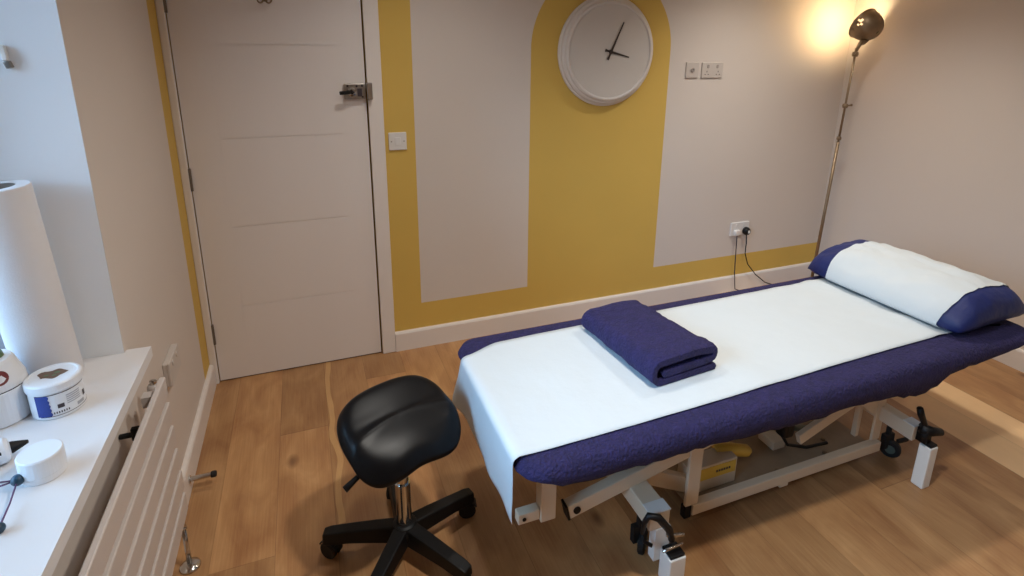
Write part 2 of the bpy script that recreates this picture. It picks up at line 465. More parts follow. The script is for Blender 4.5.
s3 = thing('power_socket', 'white double power socket low on the wall behind the couch', 'wall outlet', (3.105, 0, .435))
obj('plate', plate(B(), (0, 0, 0), .148, .09, .010), M['plastic'], s3)
for s in (-1, 1):
    b = B(); plate(b, (s * .03, -.010, .026), .014, .018, .003)
    obj('rocker_switch', b, M['plastic'], s3)

pl1 = thing('white_plug', 'grey-white plug with a thin cable in the left half of the low socket', 'plug', (3.073, -.0105, .42))
b = B(); plate(b, (0, 0, -.006), .042, .04, .02, r=.01); obj('plug_body', b, M['plastic'], pl1, bevel=.003)
b = B(); pts = [(0, -.014, -.024), (-.004, -.02, -.06), (.0, -.022, -.16), (.006, -.024, -.28), (.02, -.03, -.395), (.07, -.1, -.406)]
obj('cable', tube(b, pts, .0035, 8), M['darkink'], pl1, smooth=True)
pl2 = thing('black_plug', 'round black plug with a cable in the right half of the low socket', 'plug', (3.150, -.0105, .418))
b = B(); lathe(b, [(0, 0), (.026, 0), (.027, .012), (.022, .026), (.01, .032), (0, .032)], (0, 0, 0), (0, -1, 0), 20); obj('plug_body', b, M['black'], pl2, smooth=True)
b = B(); box(b, -.006, .008, -.0345, -.031, -.008, .009); obj('plug_label', b, M['whitecap'], pl2)
b = B(); pts = [(0, -.014, -.024), (0, -.022, -.08), (.0, -.022, -.15), (.03, -.026, -.23), (.10, -.035, -.31), (.19, -.04, -.38), (.26, -.045, -.405), (.33, -.08, -.413)]
obj('cable', tube(b, pts, .0035, 8), M['black'], pl2, smooth=True)

# surface box on the left wall
s4 = thing('wall_socket_box', 'white surface mounted socket box on the left wall between radiator and door', 'wall outlet', (0, -.662, .490))
b = B(); box(b, 0, .014, -.073, .073, -.043, .043); obj('back_box', b, M['boxgrey'], s4, bevel=.003)
b = B(); plate(b, (.0142, 0, 0), .148, .088, .008, axis='x'); obj('plate', b, M['boxgrey'], s4)
b = B()
for s in (-1, 1): plate(b, (.022, s * .03, .024), .016, .018, .003, axis='x')
obj('rocker_switch', b, M['greyplate'], s4)

# small fixing on the window reveal
fx = thing('blind_cord_clip', 'small white and grey cord clip screwed to the window reveal', 'clip', (-.112, YW1, 1.54))
b = B(); bar(b, (-.004, -.006, .03), (.0, -.012, -.005), .014, .010); obj('clip_arm', b, M['whitecap'], fx, bevel=.002)
b = B(); bar(b, (-.002, -.006, -.006), (.003, -.006, -.022), .016, .012); obj('clip_foot', b, M['steel'], fx, bevel=.002)

# wall clock
ck = thing('wall_clock', 'large round cream wall clock with plain face hung on the ochre arch', 'clock', (2.052, 0, 1.548))
R0 = .287
b = B()
lathe(b, [(0, .001), (R0, .001), (R0 + .001, .010), (R0 - .004, .016), (R0 - .010, .018), (R0 - .012, .030), (R0 - .020, .036), (R0 - .026, .037), (R0 - .030, .048), (R0 - .038, .053), (R0 - .044, .052), (R0 - .048, .046), (0, .046)], (0, 0, 0), (0, -1, 0), 96)
obj('clock_case', b, M['clockrim'], ck, smooth=False, bevel=.0015, angle=20)
b = B(); lathe(b, [(0, .0462), (R0 - .050, .0462), (R0 - .050, .0475), (0, .0475)], (0, 0, 0), (0, -1, 0), 96)
obj('clock_face', b, M['clockface'], ck)
for nm, ang, L1, L0, w0, dep in (('minute_hand', 24, .165, .045, .010, .053), ('hour_hand', 104, .115, .035, .011, .050)):
    a = math.radians(ang); d = Vector((math.sin(a), 0, math.cos(a))); s = Vector((math.cos(a), 0, -math.sin(a)))
    b = B(); vs = []
    for y in (-dep, -dep - .002):
        for t, w_ in ((-L0, w0 * .7), (-L0 * .5, w0 * .45), (0, w0 * .6), (L1, w0 * .28)):
            vs.append((d * t + s * w_ + Vector((0, y, 0)), d * t - s * w_ + Vector((0, y, 0))))
    vv = [[b.verts.new(p) for p in pr] for pr in vs]
    for o_ in (0, 4):
        for i in range(3): b.faces.new((vv[o_ + i][0], vv[o_ + i][1], vv[o_ + i + 1][1], vv[o_ + i + 1][0]))
    for i in range(3):
        for q in (0, 1): b.faces.new((vv[i][q], vv[i + 1][q], vv[i + 5][q], vv[i + 4][q]))
    for i in (0, 3): b.faces.new((vv[i][0], vv[i][1], vv[i + 4][1], vv[i + 4][0]))
    obj(nm, b, M['hand'], ck)
b = B(); lathe(b, [(0, .0476), (.011, .0476), (.011, .056), (0, .057)], (0, 0, 0), (0, -1, 0), 20); obj('hub', b, M['hand'], ck)

# door stop on the left skirting
ds = thing('door_stop', 'chrome door stop with black rubber tip on the left skirting board', 'door stop', (.018, -.72, .055))
b = B(); lathe(b, [(0, 0), (.014, 0), (.014, .004), (.009, .006), (.0085, .07), (0, .07)], (0, 0, 0), (1, 0, 0), 20); obj('stem', b, M['chrome'], ds, smooth=False)
b = B(); lathe(b, [(0, .07), (.0105, .07), (.0115, .076), (.0115, .084), (.009, .088), (0, .088)], (0, 0, 0), (1, 0, 0), 20); obj('rubber_tip', b, M['rubber'], ds)

# radiator: flat horizontal slats on two upright headers
rd = thing('radiator', 'white slatted panel radiator under the window sill', 'radiator', (0, -1.62, .22))
y0, y1 = -.55, .52
tops = [.695, .616, .540, .464, .389, .314]
for t in tops:
    b = B()
    box(b, .052, .0845, y0 + .03, y0 + .07, t - .22 - .05, t - .22 - .02)
    obj('slat_link', b, M['rad'], rd)
    b = B(); box(b, .052, .0845, y1 - .06, y1 - .03, t - .22 - .05, t - .22 - .02)
    obj('slat_link', b, M['rad'], rd)
    b = B(); z1 = t - .22; z0 = z1 - .060
    box(b, .085, .100, y0, y1, z0, z1); obj('slat', b, M['rad'], rd, bevel=.003)
for yy in (y1 + .062, y0 + .05):
    b = B(); lathe(b, [(0, -.005), (.017, -.005), (.017, .415), (.013, .422), (0, .424)], (.052, yy, 0), (0, 0, 1), 20); h = obj('header_tube', b, M['rad'], rd)
    b = B(); lathe(b, [(0, .424), (.009, .424), (.009, .433), (.004, .436), (0, .436)], (.052, yy, 0), (0, 0, 1), 16); obj('vent_plug', b, M['chrome'], h)
b = B(); box(b, .028, .048, y1 - .10, y1 - .085, .36, .395); tube(b, [(0, y1 - .092, .375), (.060, y1 - .092, .375)], .007, 12); obj('wall_bracket', b, M['black'], rd, bevel=.003)
b = B(); tube(b, [(.052, y1 + .062, -.004), (.056, y1 + .06, -.05), (.066, y1 + .045, -.08)], .011, 14); v = obj('valve', b, M['chrome'], rd, smooth=True)
b = B(); tube(b, [(.066, y1 + .045, -.07), (.066, y1 + .045, -.218)], .0075, 12); obj('supply_pipe', b, M['chrome'], rd, smooth=True)
b = B(); lathe(b, [(0, -.2195), (.030, -.2195), (.028, -.213), (.012, -.208), (0, -.207)], (.066, y1 + .045, 0), (0, 0, 1), 24); obj('pipe_collar', b, M['chrome'], rd, smooth=True)

# ---------------------------------------------------------------- things on the sill
rl = thing('paper_roll', 'tall upright white couch paper roll on the window sill', 'paper roll', (-.133, -1.125, ZS + .004))
rl.rotation_euler = (math.radians(.5), math.radians(-2.6), 0)
b = B(); R = .065
pr = [(.037, .0), (R - .002, .0), (R, .004), (R, .496), (R - .002, .5), (.037, .5)]
lathe(b, pr, n=48); obj('paper', b, M['tissue'], rl, smooth=False, angle=30)
for p in rl.children[0].data.polygons: p.use_smooth = abs(p.normal.z) < .5
b = B(); lathe(b, [(.0365, 0), (.0365, .499), (.0345, .499), (.0345, 0)], n=32); obj('cardboard_core', b, M['card'], rl, smooth=True)

def wrap_patch(bm, R, a0, a1, z0, z1, n=10, off=.0006, fn=None):
    """curved label patch hugging a cylinder; fn(s) trims its a1 side for scallops"""
    g = []
    for i in range(n + 1):
        row = []
        for j in range(n + 1):
            zz = z0 + (z1 - z0) * j / n
            e = a1 + (fn(j / n) if fn else 0)
            a = math.radians(a0 + (e - a0) * i / n)
            row.append(bm.verts.new(((R + off) * math.cos(a), (R + off) * math.sin(a), zz)))
        g.append(row)
    for i in range(n):
        for j in range(n): bm.faces.new((g[i][j], g[i + 1][j], g[i + 1][j + 1], g[i][j + 1]))
    return bm

tb = thing('lidded_tub', 'white screw-lid tub with blue scalloped label in front of the paper roll', 'tub', (-.073, -1.268, ZS))
b = B(); lathe(b, [(0, 0), (.047, 0), (.050, .003), (.050, .066), (0, .066)], n=48); obj('tub_body', b, M['tub'], tb, smooth=False, bevel=.001)
b = B(); lathe(b, [(0, .0665), (.053, .0665), (.0535, .069), (.0535, .084), (.051, .087), (.046, .088), (.044, .0865), (0, .0865)], n=48); ld = obj('lid', b, M['tub'], tb)
b = B(); 
for k, (ax, ay, rx, ry) in enumerate(((-.002, .003, .027, .019), )):
    vs = [b.verts.new((ax + rx * math.cos(t) * (1 + .18 * math.sin(3 * t)), ay + ry * math.sin(t) * (1 + .2 * math.cos(5 * t)), .0870)) for t in [2 * PI * i / 28 for i in range(28)]]
    b.faces.new(vs)
obj('lid_picture', b, M['brownink'], ld)
b = B()
for ax, ay, rr in ((.006, .008, .006), (-.012, -.001, .005), (.004, -.004, .005)):
    b.faces.new([b.verts.new((ax + rr * math.cos(t), ay + rr * .7 * math.sin(t), .0874)) for t in [2 * PI * i / 14 for i in range(14)]])
obj('lid_leaf', b, M['greenink'], ld)
b = B(); wrap_patch(b, .050, -118, -90, .010, .062, 24, .0007, lambda s: 3.2 * abs(math.sin(s * PI * 5)) + 3 * (1 - s)); obj('blue_label', b, M['bluelabel'], tb)
b = B(); wrap_patch(b, .050, -118, 40, .0615, .063, 16); wrap_patch(b, .050, -112, 40, .0085, .0098, 16); obj('label_line', b, M['darkink'], tb)
b = B(); wrap_patch(b, .050, -72, -58, .026, .036, 6); 
for i in range(7): wrap_patch(b, .050, -82 + i * 5, -79.5 + i * 5, .014, .019, 2)
wrap_patch(b, .050, -8, 2, .026, .040, 4)
obj('label_print', b, M['darkink'], tb)
b = B()
for i in range(5): wrap_patch(b, .050, -52, -18, .030 + i * .005, .0325 + i * .005, 6)
wrap_patch(b, .050, -30, -8, .014, .022, 4)
obj('small_print', b, M['greyink'], tb)

bt = thing('shoulder_tub', 'larger white tub with maroon round logo at the left picture edge', 'tub', (-.186, -1.262, ZS))
b = B(); lathe(b, [(0, 0), (.058, 0), (.062, .004), (.062, .080), (.0605, .082), (.061, .086), (.060, .098), (.047, .140), (.043, .147), (0, .149)], n=48); obj('tub_body', b, M['tub'], bt, bevel=.001)
b = B(); wrap_patch(b, .0612, -115, 30, .0825, .0845, 16); obj('seam_line', b, M['darkink'], bt)
# logo on the sloping shoulder
b = B()
def shoulder(a, z):
    r = .060 - .013 * (z - .098) / .042 if z > .098 else .061
    a = math.radians(a); return (r + .001) * math.cos(a), (r + .001) * math.sin(a), z
vs = [b.verts.new(shoulder(-50 + 17 * math.cos(t), .116 + .0155 * math.sin(t))) for t in [2 * PI * i / 24 for i in range(24)]]
b.faces.new(vs); obj('round_logo', b, M['redink'], bt)
b = B(); lathe(b, [(0, .1492), (.020, .1492), (.018, .160), (0, .161)], (.012, 0, 0), n=20); obj('cap', b, M['greenink'], bt)

jr = thing('small_white_jar', 'small plain white round jar nearest the sill edge', 'jar', (-.023, -1.506, ZS))
b = B(); lathe(b, [(0, 0), (.034, 0), (.036, .002), (.036, .014), (.037, .015), (.037, .049), (.035, .052), (0, .0525)], n=40); obj('jar_body', b, M['tub'], jr, bevel=.001)

lb = thing('lying_bottle', 'white bottle with black pointed nozzle lying on the sill behind the small jar', 'bottle', (-.107, -1.438, ZS + .026), 0)
ax = Vector((.9, .43, 0)).normalized()
b = B(); lathe(b, [(0, -.10), (.022, -.10), (.0255, -.096), (.0255, .0), (.022, .006), (.012, .008), (0, .008)], (0, 0, 0), ax, 28); obj('bottle_body', b, M['tub'], lb, bevel=.001)
b = B(); lathe(b, [(0, .0085), (.0125, .0085), (.012, .012), (.0035, .036), (0, .037)], (0, 0, 0), ax, 20); obj('nozzle', b, M['black'], lb)
side = Vector((ax.y, -ax.x, 0))
def on_bottle(t, ang):   # along axis, angle from the camera side upwards
    a = math.radians(ang)
    return ax * t + (side * math.cos(a) + Vector((0, 0, 1)) * math.sin(a)) * .0262
b = B()
for (t0, t1, a0, a1) in ((-.034, -.006, 12, 17), (-.034, -.006, 62, 67), (-.034, -.031, 17, 62), (-.009, -.006, 17, 62), (-.026, -.014, 30, 34), (-.026, -.014, 44, 48), (-.026, -.023, 34, 56), (-.017, -.014, 24, 56), (-.026, -.014, 54, 58)):
    v_ = [b.verts.new(on_bottle(t, a)) for t, a in ((t0, a0), (t1, a0), (t1, (a0 + a1) / 2), (t1, a1), (t0, a1), (t0, (a0 + a1) / 2))]; b.faces.new(v_)
obj('printed_mark', b, M['black'], lb)

tl = thing('ball_tipped_tool', 'thin wire tool with dark teal ball tips at the left edge of the sill', 'tool', (-.057, -1.548, ZS))
P0, P1, P2, P3 = Vector((0.005, .012, .019)), Vector((.018, -.100, .010)), Vector((-.12, .03, .019)), Vector((-.12, -.01, .008))
b = B(); tube(b, [P0, (P0 + P1) / 2 + Vector((.001, 0, -.002)), P1], .0016, 8); tube(b, [P0, P2], .0016, 8); tube(b, [P0, P3], .0016, 8); obj('wire', b, M['purple'], tl, smooth=True)
for P, r in ((P0, .011), (P1, .0095), (P2, .006)):
    b = B(); bmesh.ops.create_uvsphere(b, u_segments=20, v_segments=12, radius=r, matrix=Matrix.Translation(P)); obj('ball_tip', b, M['teal'], tl, smooth=True)

# ---------------------------------------------------------------- saddle stool
st = thing('saddle_stool', 'black vinyl saddle stool on a chrome column and five-star wheeled base', 'stool', (.705, -1.235, 0))
def seat_mesh():
    bm = B(); fw = math.radians(-70)          # forward direction of the saddle
    F = Vector((math.cos(fw), math.sin(fw), 0)); S = Vector((-F.y, F.x, 0))
    n = 64
    def outline(t):    # t angle, 0 = forward
        c, s = math.cos(t), math.sin(t)
        v = c * (.128 if c > 0 else .158); u = s * .183
        # squarer outline
        k = 1 + .085 * (math.sin(2 * t) ** 2)
        notch = 1 - .10 * math.exp(-(t / .33) ** 2) - .10 * math.exp(-((t - 2 * PI) / .33) ** 2)
        return u * k, v * k * notch
    def top(u, v):
        # dished rear rising backwards, rolled ridge across, steep saddle front with two drooping flaps
        vr = v - 1.1 * u * u                   # the ridge line bows backwards at the sides
        rear = .34 * max(0, -v) * sstep(.02, -.06, v) - .9 * max(0, -v - .10) ** 2 * 8
        rear -= .35 * u * u
        f = sstep(-.01, .12, v)
        z = rear - f * (.050 + .75 * u * u) - .016 * sstep(.06, .13, v)
        z += .0045 * math.exp(-((vr + .004) / .011) ** 2)
        return z
    rings = []
    for r in (.0, .15, .3, .45, .6, .72, .82, .90, .955, .985):
        if r == 0: rings.append([bm.verts.new(Vector((0, 0, top(0, 0))))]); continue
        ring = []
        for k in range(n):
            u, v = outline(2 * PI * k / n); u *= r; v *= r
            z = top(u, v) - .028 * max(0, (r - .8) / .185) ** 2.2
            ring.append(bm.verts.new(S * u + F * v + Vector((0, 0, z))))
        rings.append(ring)
    for r, dz in ((1.0, -.032), (.985, -.046), (.94, -.054), (.8, -.058), (.4, -.055)):
        ring = []
        for k in range(n):
            u, v = outline(2 * PI * k / n); u *= r; v *= r
            uu, vv = outline(2 * PI * k / n)
            z = (top(uu * .985, vv * .985)) * (1 if r > .9 else .6) + dz
            ring.append(bm.verts.new(S * u + F * v + Vector((0, 0, z))))
        rings.append(ring)
    rings.append([bm.verts.new(Vector((0, 0, -.06)))])
    for a, c in zip(rings, rings[1:]):
        for k in range(n):
            k2 = (k + 1) % n
            if len(a) == 1: bm.faces.new((a[0], c[k], c[k2]))
            elif len(c) == 1: bm.faces.new((a[k], a[k2], c[0]))
            else: bm.faces.new((a[k], a[k2], c[k2], c[k]))
    bmesh.ops.translate(bm, verts=bm.verts[:], vec=(.008, .004, .510))
    return bm
obj('seat', seat_mesh(), M['leather'], st, smooth=True, sub=1)
b = B(); box(b, -.075, .075, -.06, .06, .405, .428); lathe(b, [(0, .355), (.027, .355), (.029, .405), (0, .406)], n=20); obj('seat_mechanism', b, M['black'], st, bevel=.004)
b = B(); tube(b, [(-.05, -.03, .415), (-.13, -.085, .405), (-.172, -.105, .388)], [.005, .007, .010], 10); obj('height_lever', b, M['black'], st, smooth=True)
b = B(); tube(b, [(0, 0, .19), (0, 0, .36)], .018, 20); obj('piston', b, M['chrome'], st, smooth=True)
b = B(); tube(b, [(0, 0, .085), (0, 0, .27)], .0235, 24); obj('gas_column', b, M['chrome'], st, smooth=False)
for p in st.children[-1].data.polygons: p.use_smooth = abs(p.normal.z) < .5
b = B(); lathe(b, [(0, .062), (.036, .062), (.045, .07), (.045, .10), (.036, .118), (.028, .122), (0, .122)], n=28); obj('base_hub', b, M['black'], st, bevel=.002)
for k in range(5):
    a = math.radians(18 + 72 * k); d = Vector((math.cos(a), math.sin(a), 0)); s = Vector((-d.y, d.x, 0))
    b = B(); rings = []
    for t, w_, z0, z1 in ((.03, .027, .060, .116), (.09, .026, .062, .112), (.17, .024, .062, .104), (.235, .023, .056, .096), (.256, .020, .054, .090)):
        rings.append([b.verts.new(d * t + s * x_ + Vector((0, 0, z_))) for x_, z_ in ((-w_, z0), (w_, z0), (w_ * .8, z1), (-w_ * .8, z1))])
    for r0, r1 in zip(rings, rings[1:]):
        for i in range(4): b.faces.new((r0[i], r0[(i + 1) % 4], r1[(i + 1) % 4], r1[i]))
    b.faces.new(rings[0]); b.faces.new(rings[-1])
    lg = obj('base_leg', b, M['black'], st, bevel=.004)
    c = d * .235; ca = a + 1.1
    cs = Vector((math.cos(ca), math.sin(ca), 0))
    b = B()
    for q in (-1, 1):
        lathe(b, [(0, -.009), (.025, -.009), (.029, -.006), (.029, .006), (.025, .009), (0, .009)], c + cs * (.013 * q) + Vector((0, 0, .0291)), cs, 20)
    box(b, c.x - .006, c.x + .006, c.y - .006, c.y + .006, .03, .064)
    # rounded hood over the twin wheels
    hd = cs.cross(Vector((0, 0, 1)))
    pts = [c + Vector((0, 0, .029)) + hd * (.034 * math.cos(t)) + Vector((0, 0, .033 * math.sin(t))) for t in [PI * i / 8 for i in range(1, 8)]]
    for p_, q_ in zip(pts, pts[1:]): bar(b, p_, q_, .036, .005)
    obj('castor', b, M['rubber'], lg)

# ---------------------------------------------------------------- treatment couch
cx0, cx1, cy0, cy1 = .958, 3.07, -1.632, -.925
ZM = .548
cp = thing('treatment_couch', 'treatment couch with navy towelling cover on a cream metal frame', 'treatment couch', (2.0, -1.28, 0))
O = Vector((2.0, -1.28, 0))
def L_(x, y, z): return Vector((x, y, z)) - O
def rbox(x0, x1, y0, y1, z0, z1, bm=None):
    bm = bm or B(); return box(bm, x0 - O.x, x1 - O.x, y0 - O.y, y1 - O.y, z0, z1)
pass
for y in (-1.50, -1.08):
    obj('top_rail', rbox(1.06, 2.95, y, y + .03, .435, .485), M['cream'], cp, bevel=.003)
for x in (1.06, 1.75, 2.92):
    obj('top_crossbar', rbox(x, x + .03, -1.469, -1.081, .435, .485), M['cream'], cp, bevel=.003)
# left end drop post and stub
obj('end_post', rbox(1.058, 1.106, -1.50, -1.46, .240, .4345), M['cream'], cp, bevel=.003)
st_ = obj('end_stub', rbox(.99, 1.0575, -1.495, -1.465, .250, .285), M['cream'], cp, bevel=.003)
b = B(); lathe(b, [(.006, 0), (.006, .002), (0, .002)], L_(1.008, -1.4955, .267), (0, -1, 0), 12); obj('bolt_hole', b, M['black'], st_)
b = rbox(1.145, 1.19, -1.36, -1.32, .30, .4345); obj('drop_bracket', b, M['cream'], cp, bevel=.003)
# scissor arms
def arm(p, q, w=.034, h=.05, name='lift_arm'):
    return obj(name, bar(B(), L_(*p), L_(*q), w, h), M['cream'], cp, bevel=.003)
a1 = arm((1.165, -1.455, .212), (2.0, -1.455, .40))
b = B(); lathe(b, [(.012, 0), (.012, .004), (0, .005)], L_(1.19, -1.4725, .217), (0, -1, 0), 16); obj('pivot_cap', b, M['black'], a1)
b = B(); bar(b, L_(1.1575, -1.455, .2103), L_(1.1645, -1.455, .2119), .036, .052); obj('end_cap', b, M['black'], a1)
arm((1.165, -1.12, .212), (2.0, -1.12, .40))
arm((1.30, -1.40, .29), (1.655, -1.40, .105), .03, .055)
arm((1.36, -1.18, .36), (1.655, -1.18, .13), .03, .055)
a2 = arm((2.13, -1.43, .175), (2.66, -1.43, .38), .02, .045)
# uprights on the base
for x0, x1, y0_, y1_, z0, z1 in ((1.600, 1.652, -1.475, -1.462, .0865, .33), (2.495, 2.54, -1.46, -1.45, .0865, .36), (2.455, 2.475, -1.42, -1.40, .0865, .26)):
    obj('upright', rbox(x0, x1, y0_, y1_, z0, z1), M['cream'], cp, bevel=.003)
b = B(); v_ = [b.verts.new(L_(*p)) for p in ((2.38, -1.452, .29), (2.494, -1.452, .29), (2.494, -1.452, .20), (2.38, -1.458, .29), (2.494, -1.458, .29), (2.494, -1.458, .20))]
b.faces.new(v_[:3]); b.faces.new(v_[3:][::-1])
for i in range(3): b.faces.new((v_[i], v_[(i + 1) % 3], v_[3 + (i + 1) % 3], v_[3 + i]))
obj('gusset', b, M['cream'], cp)
# base rails and tray
for y in (-1.478, -1.13):
    r_ = obj('base_rail', rbox(1.63, 2.53, y, y + .03, .044, .086), M['cream'], cp, bevel=.003)
obj('base_tray', rbox(1.64, 2.52, -1.447, -1.131, .05, .054), M['tray'], cp)
b = rbox(2.02, 2.06, -1.476, -1.45, .030, .0435); obj('rail_foot', b, M['cream'], cp, bevel=.002)
b = rbox(1.60, 1.629, -1.474, -1.45, .035, .084); obj('rail_end', b, M['black'], cp, bevel=.004)
b = B()
for x, y, z in ((1.70, -1.30, .054), (2.05, -1.43, .054), (2.3, -1.42, .054), (2.36, -1.36, .054)):
    lathe(b, [(.009, 0), (.009, .008), (0, .009)], L_(x, y, z), (0, 0, 1), 12)
obj('bolt', b, M['pewter'], cp)
# box with yellow label and yellow bumper on the tray
mb = obj('cover_box', rbox(1.665, 1.87, -1.41, -1.34, .0545, .158), M['cream'], cp, bevel=.003)
b = rbox(1.675, 1.862, -1.4125, -1.4105, .103, .150); obj('yellow_label', b, M['yellow'], mb)
b = B()
for i in range(6): rbox(1.775 + i * .011, 1.783 + i * .011, -1.4132, -1.4127, .122, .131, b)
obj('label_writing', b, M['darkink'], mb)
b = B(); tube(b, [L_(1.82, -1.345, .150), L_(1.88, -1.36, .148), L_(1.95, -1.37, .130), L_(1.965, -1.37, .126)], [.022, .024, .022, .012], 16); obj('bumper', b, M['yellow'], mb, smooth=True)
# drive unit
b = rbox(2.06, 2.115, -1.43, -1.38, .185, .265); b2 = obj('drive_motor', b, M['black'], cp, bevel=.015, seg=3)
b = B(); tube(b, [L_(2.09, -1.33, .18), L_(2.30, -1.33, .10)], .014, 12); obj('drive_rod', b, M['socketgreen'], cp, smooth=True)
b = B(); tube(b, [L_(2.10, -1.38, .17), L_(2.13, -1.39, .12), L_(2.22, -1.40, .09), L_(2.33, -1.40, .08)], .006, 8); obj('cable', b, M['black'], cp, smooth=True)
b = rbox(2.12, 2.18, -1.34, -1.26, .0545, .09); obj('motor_mount', b, M['cream'], cp, bevel=.003)
# cross beams with jack feet
for x0, x1, front in ((1.375, 1.445, 1), (2.515, 2.56, 0)):
    bmn = obj('cross_beam', rbox(x0, x1, -1.588, -1.05, .178, .238), M['cream'], cp, bevel=.004)
    obj('beam_cap', rbox(x0 - .001, x1 + .001, -1.589, -1.545, .2385, .2415), M['whitecap'], bmn)
    w0, w1, zf = (1.418, 1.476, .106) if front else (2.54, 2.583, .175)
    ft = obj('jack_foot', rbox(w0, w1, -1.643, -1.590 if front else -1.600, .0, zf), M['whitecap'], cp, bevel=.004)
    obj('foot_cap', rbox(w0 + .003, w1 - .003, -1.640, -1.593, zf + .0005, zf + .010), M['black'], ft, bevel=.003)
    if front: obj('beam_bracket', rbox(w0 - .02, w1 - .025, -1.589, -1.56, .06 if front else .09, .1775), M['whitecap'], ft)
    b = B()
    if front:
        c = [L_(1.357, -1.578, .17), L_(1.353, -1.59, .225), L_(1.358, -1.60, .256), L_(1.385, -1.612, .250), L_(1.425, -1.615, .195), L_(1.44, -1.612, .150)]
        tube(b, c, [.006, .008, .010, .012, .012, .010], 10)
        tube(b, [L_(1.357, -1.578, .17), L_(1.362, -1.585, .145), L_(1.380, -1.60, .138)], .006, 8)
    else:
        tube(b, [L_(2.50, -1.60, .33), L_(2.515, -1.60, .30), L_(2.54, -1.605, .255), L_(2.545, -1.61, .235)], [.011, .012, .010, .010], 10)
        tube(b, [L_(2.53, -1.60, .24), L_(2.56, -1.62, .232), L_(2.60, -1.63, .226)], [.02, .018, .013], 10)
        box(b, *(v for v in (2.53 - O.x, 2.56 - O.x, -1.625 + 1.28, -1.59 + 1.28, .186, .24)))
    obj('foot_pedal', b, M['black'], ft, smooth=True)
    if front:
        b = B(); tube(b, [L_(1.42, -1.612, .175), L_(1.475, -1.62, .165)], .006, 8); tube(b, [L_(1.40, -1.626, .135), L_(1.47, -1.626, .140)], .004, 8); obj('pedal_pin', b, M['chrome'], ft, smooth=True)
for x, y, wax in ((1.42, -1.50, (.7, -.7, 0)), (2.595, -1.475, (.87, .5, 0)), (1.40, -1.12, (.6, .8, 0)), (2.60, -1.12, (.6, .8, 0))):
    b = B(); lathe(b, [(0, -.011), (.032, -.011), (.037, -.007), (.037, .007), (.032, .011), (0, .011)], L_(x, y, .0372), wax, 24)
    cw = obj('castor_wheel', b, M['rubber'], cp)
    b = B(); lathe(b, [(0, -.0135), (.018, -.0135), (.018, .0135), (0, .0135)], L_(x, y, .0372), wax, 16); obj('wheel_hub', b, M['socketgreen'], cw)
    b = B(); bar(b, L_(x - .01, y + .01, .04), L_(x - .01, y + .012, .10), .02, .05); tube(b, [L_(x - .01, y + .012, .09), L_(x - .01, y + .012, .177)], .010, 10); bar(b, L_(x + .02, y - .01, .07), L_(x + .06, y - .02, .078), .014, .01)
    obj('castor_fork', b, M['rubber'], cw)

# ---- navy towelling cover
def interp(T, x):
    if x <= T[0][0]: return T[0][1]
    for (a, p), (c, q) in zip(T, T[1:]):
        if x <= c:
            t = (x - a) / (c - a); t = t * t * (3 - 2 * t); return p + (q - p) * t
    return T[-1][1]
HEM = [(.96, .50), (1.0, .500), (1.08, .472), (1.2, .468), (1.5, .466), (1.7, .456), (1.96, .446), (2.06, .458), (2.2, .448), (2.46, .420), (2.53, .440), (2.58, .470), (2.85, .484), (3.0, .505), (3.1, .515)]
def cover_outline(n_side_x=70, n_side_y=24, rc=.075):
    pts = []
    def seg(p, q, n):
        for i in range(n): pts.append((p[0] + (q[0] - p[0]) * i / n, p[1] + (q[1] - p[1]) * i / n))
    def arc(c, a0, n=12, r=rc):
        for i in range(n):
            a = math.radians(a0 + 90 * i / n); pts.append((c[0] + r * math.cos(a), c[1] + r * math.sin(a)))
    seg((cx0 + rc, cy0), (cx1 - rc, cy0), n_side_x); arc((cx1 - rc, cy0 + rc), -90)
    seg((cx1, cy0 + rc), (cx1, cy1 - rc), n_side_y); arc((cx1 - rc, cy1 - rc), 0)
    seg((cx1 - rc, cy1), (cx0 + rc, cy1), n_side_x); arc((cx0 + rc, cy1 - rc), 90)
    seg((cx0, cy1 - rc), (cx0, cy0 + rc), n_side_y); arc((cx0 + rc, cy0 + rc), 180)
    return pts
b = B(); pr_ = []
for z, ins in ((.495, .03), (.50, .026), (.53, .026), (.542, .034), (.544, .05)):
    pr_.append([b.verts.new(L_(x + (cxm_ - x) / abs(cxm_ - x) * ins, y + (cym_ - y) / abs(cym_ - y) * ins, z)) for cxm_, cym_ in (((cx0 + cx1) / 2 + .0017, (cy0 + cy1) / 2 + .0013),) for x, y in cover_outline()])
for a, c in zip(pr_, pr_[1:]):
    for k in range(len(a)): b.faces.new((a[k], a[(k + 1) % len(a)], c[(k + 1) % len(a)], c[k]))
b.faces.new(pr_[0]); b.faces.new(pr_[-1])
obj('padded_top', b, M['foam'], cp)
b = B(); ol = cover_outline(); n = len(ol); cxm, cym = (cx0 + cx1) / 2, (cy0 + cy1) / 2
def nrm2(i):
    p, q = ol[i - 1], ol[(i + 1) % n]; d = Vector((q[0] - p[0], q[1] - p[1])).normalized(); return Vector((d.y, -d.x))
rings = []
def ringpts(inset, zf):
    r = []
    for i, (x, y) in enumerate(ol):
        nn = nrm2(i); r.append(b.verts.new((x - nn.x * inset, y - nn.y * inset, zf(i, x, y))))
    rings.append(r)
fold = lambda i, x, y: .5 * noise.noise(Vector((x * 9, y * 9, 1.3))) + .5 * noise.noise(Vector((x * 30, y * 30, 4)))
hem = lambda x, y: interp(HEM, x) + .006 * noise.noise(Vector((x * 30, y * 30, 0)))
ringpts(.09, lambda i, x, y: .5495 + .002 * noise.noise(Vector((x * 8, y * 8, 0))))
ringpts(.045, lambda i, x, y: .5495 + .003 * noise.noise(Vector((x * 8, y * 8, 0))))
ringpts(.020, lambda i, x, y: .547)
ringpts(.006, lambda i, x, y: .540)
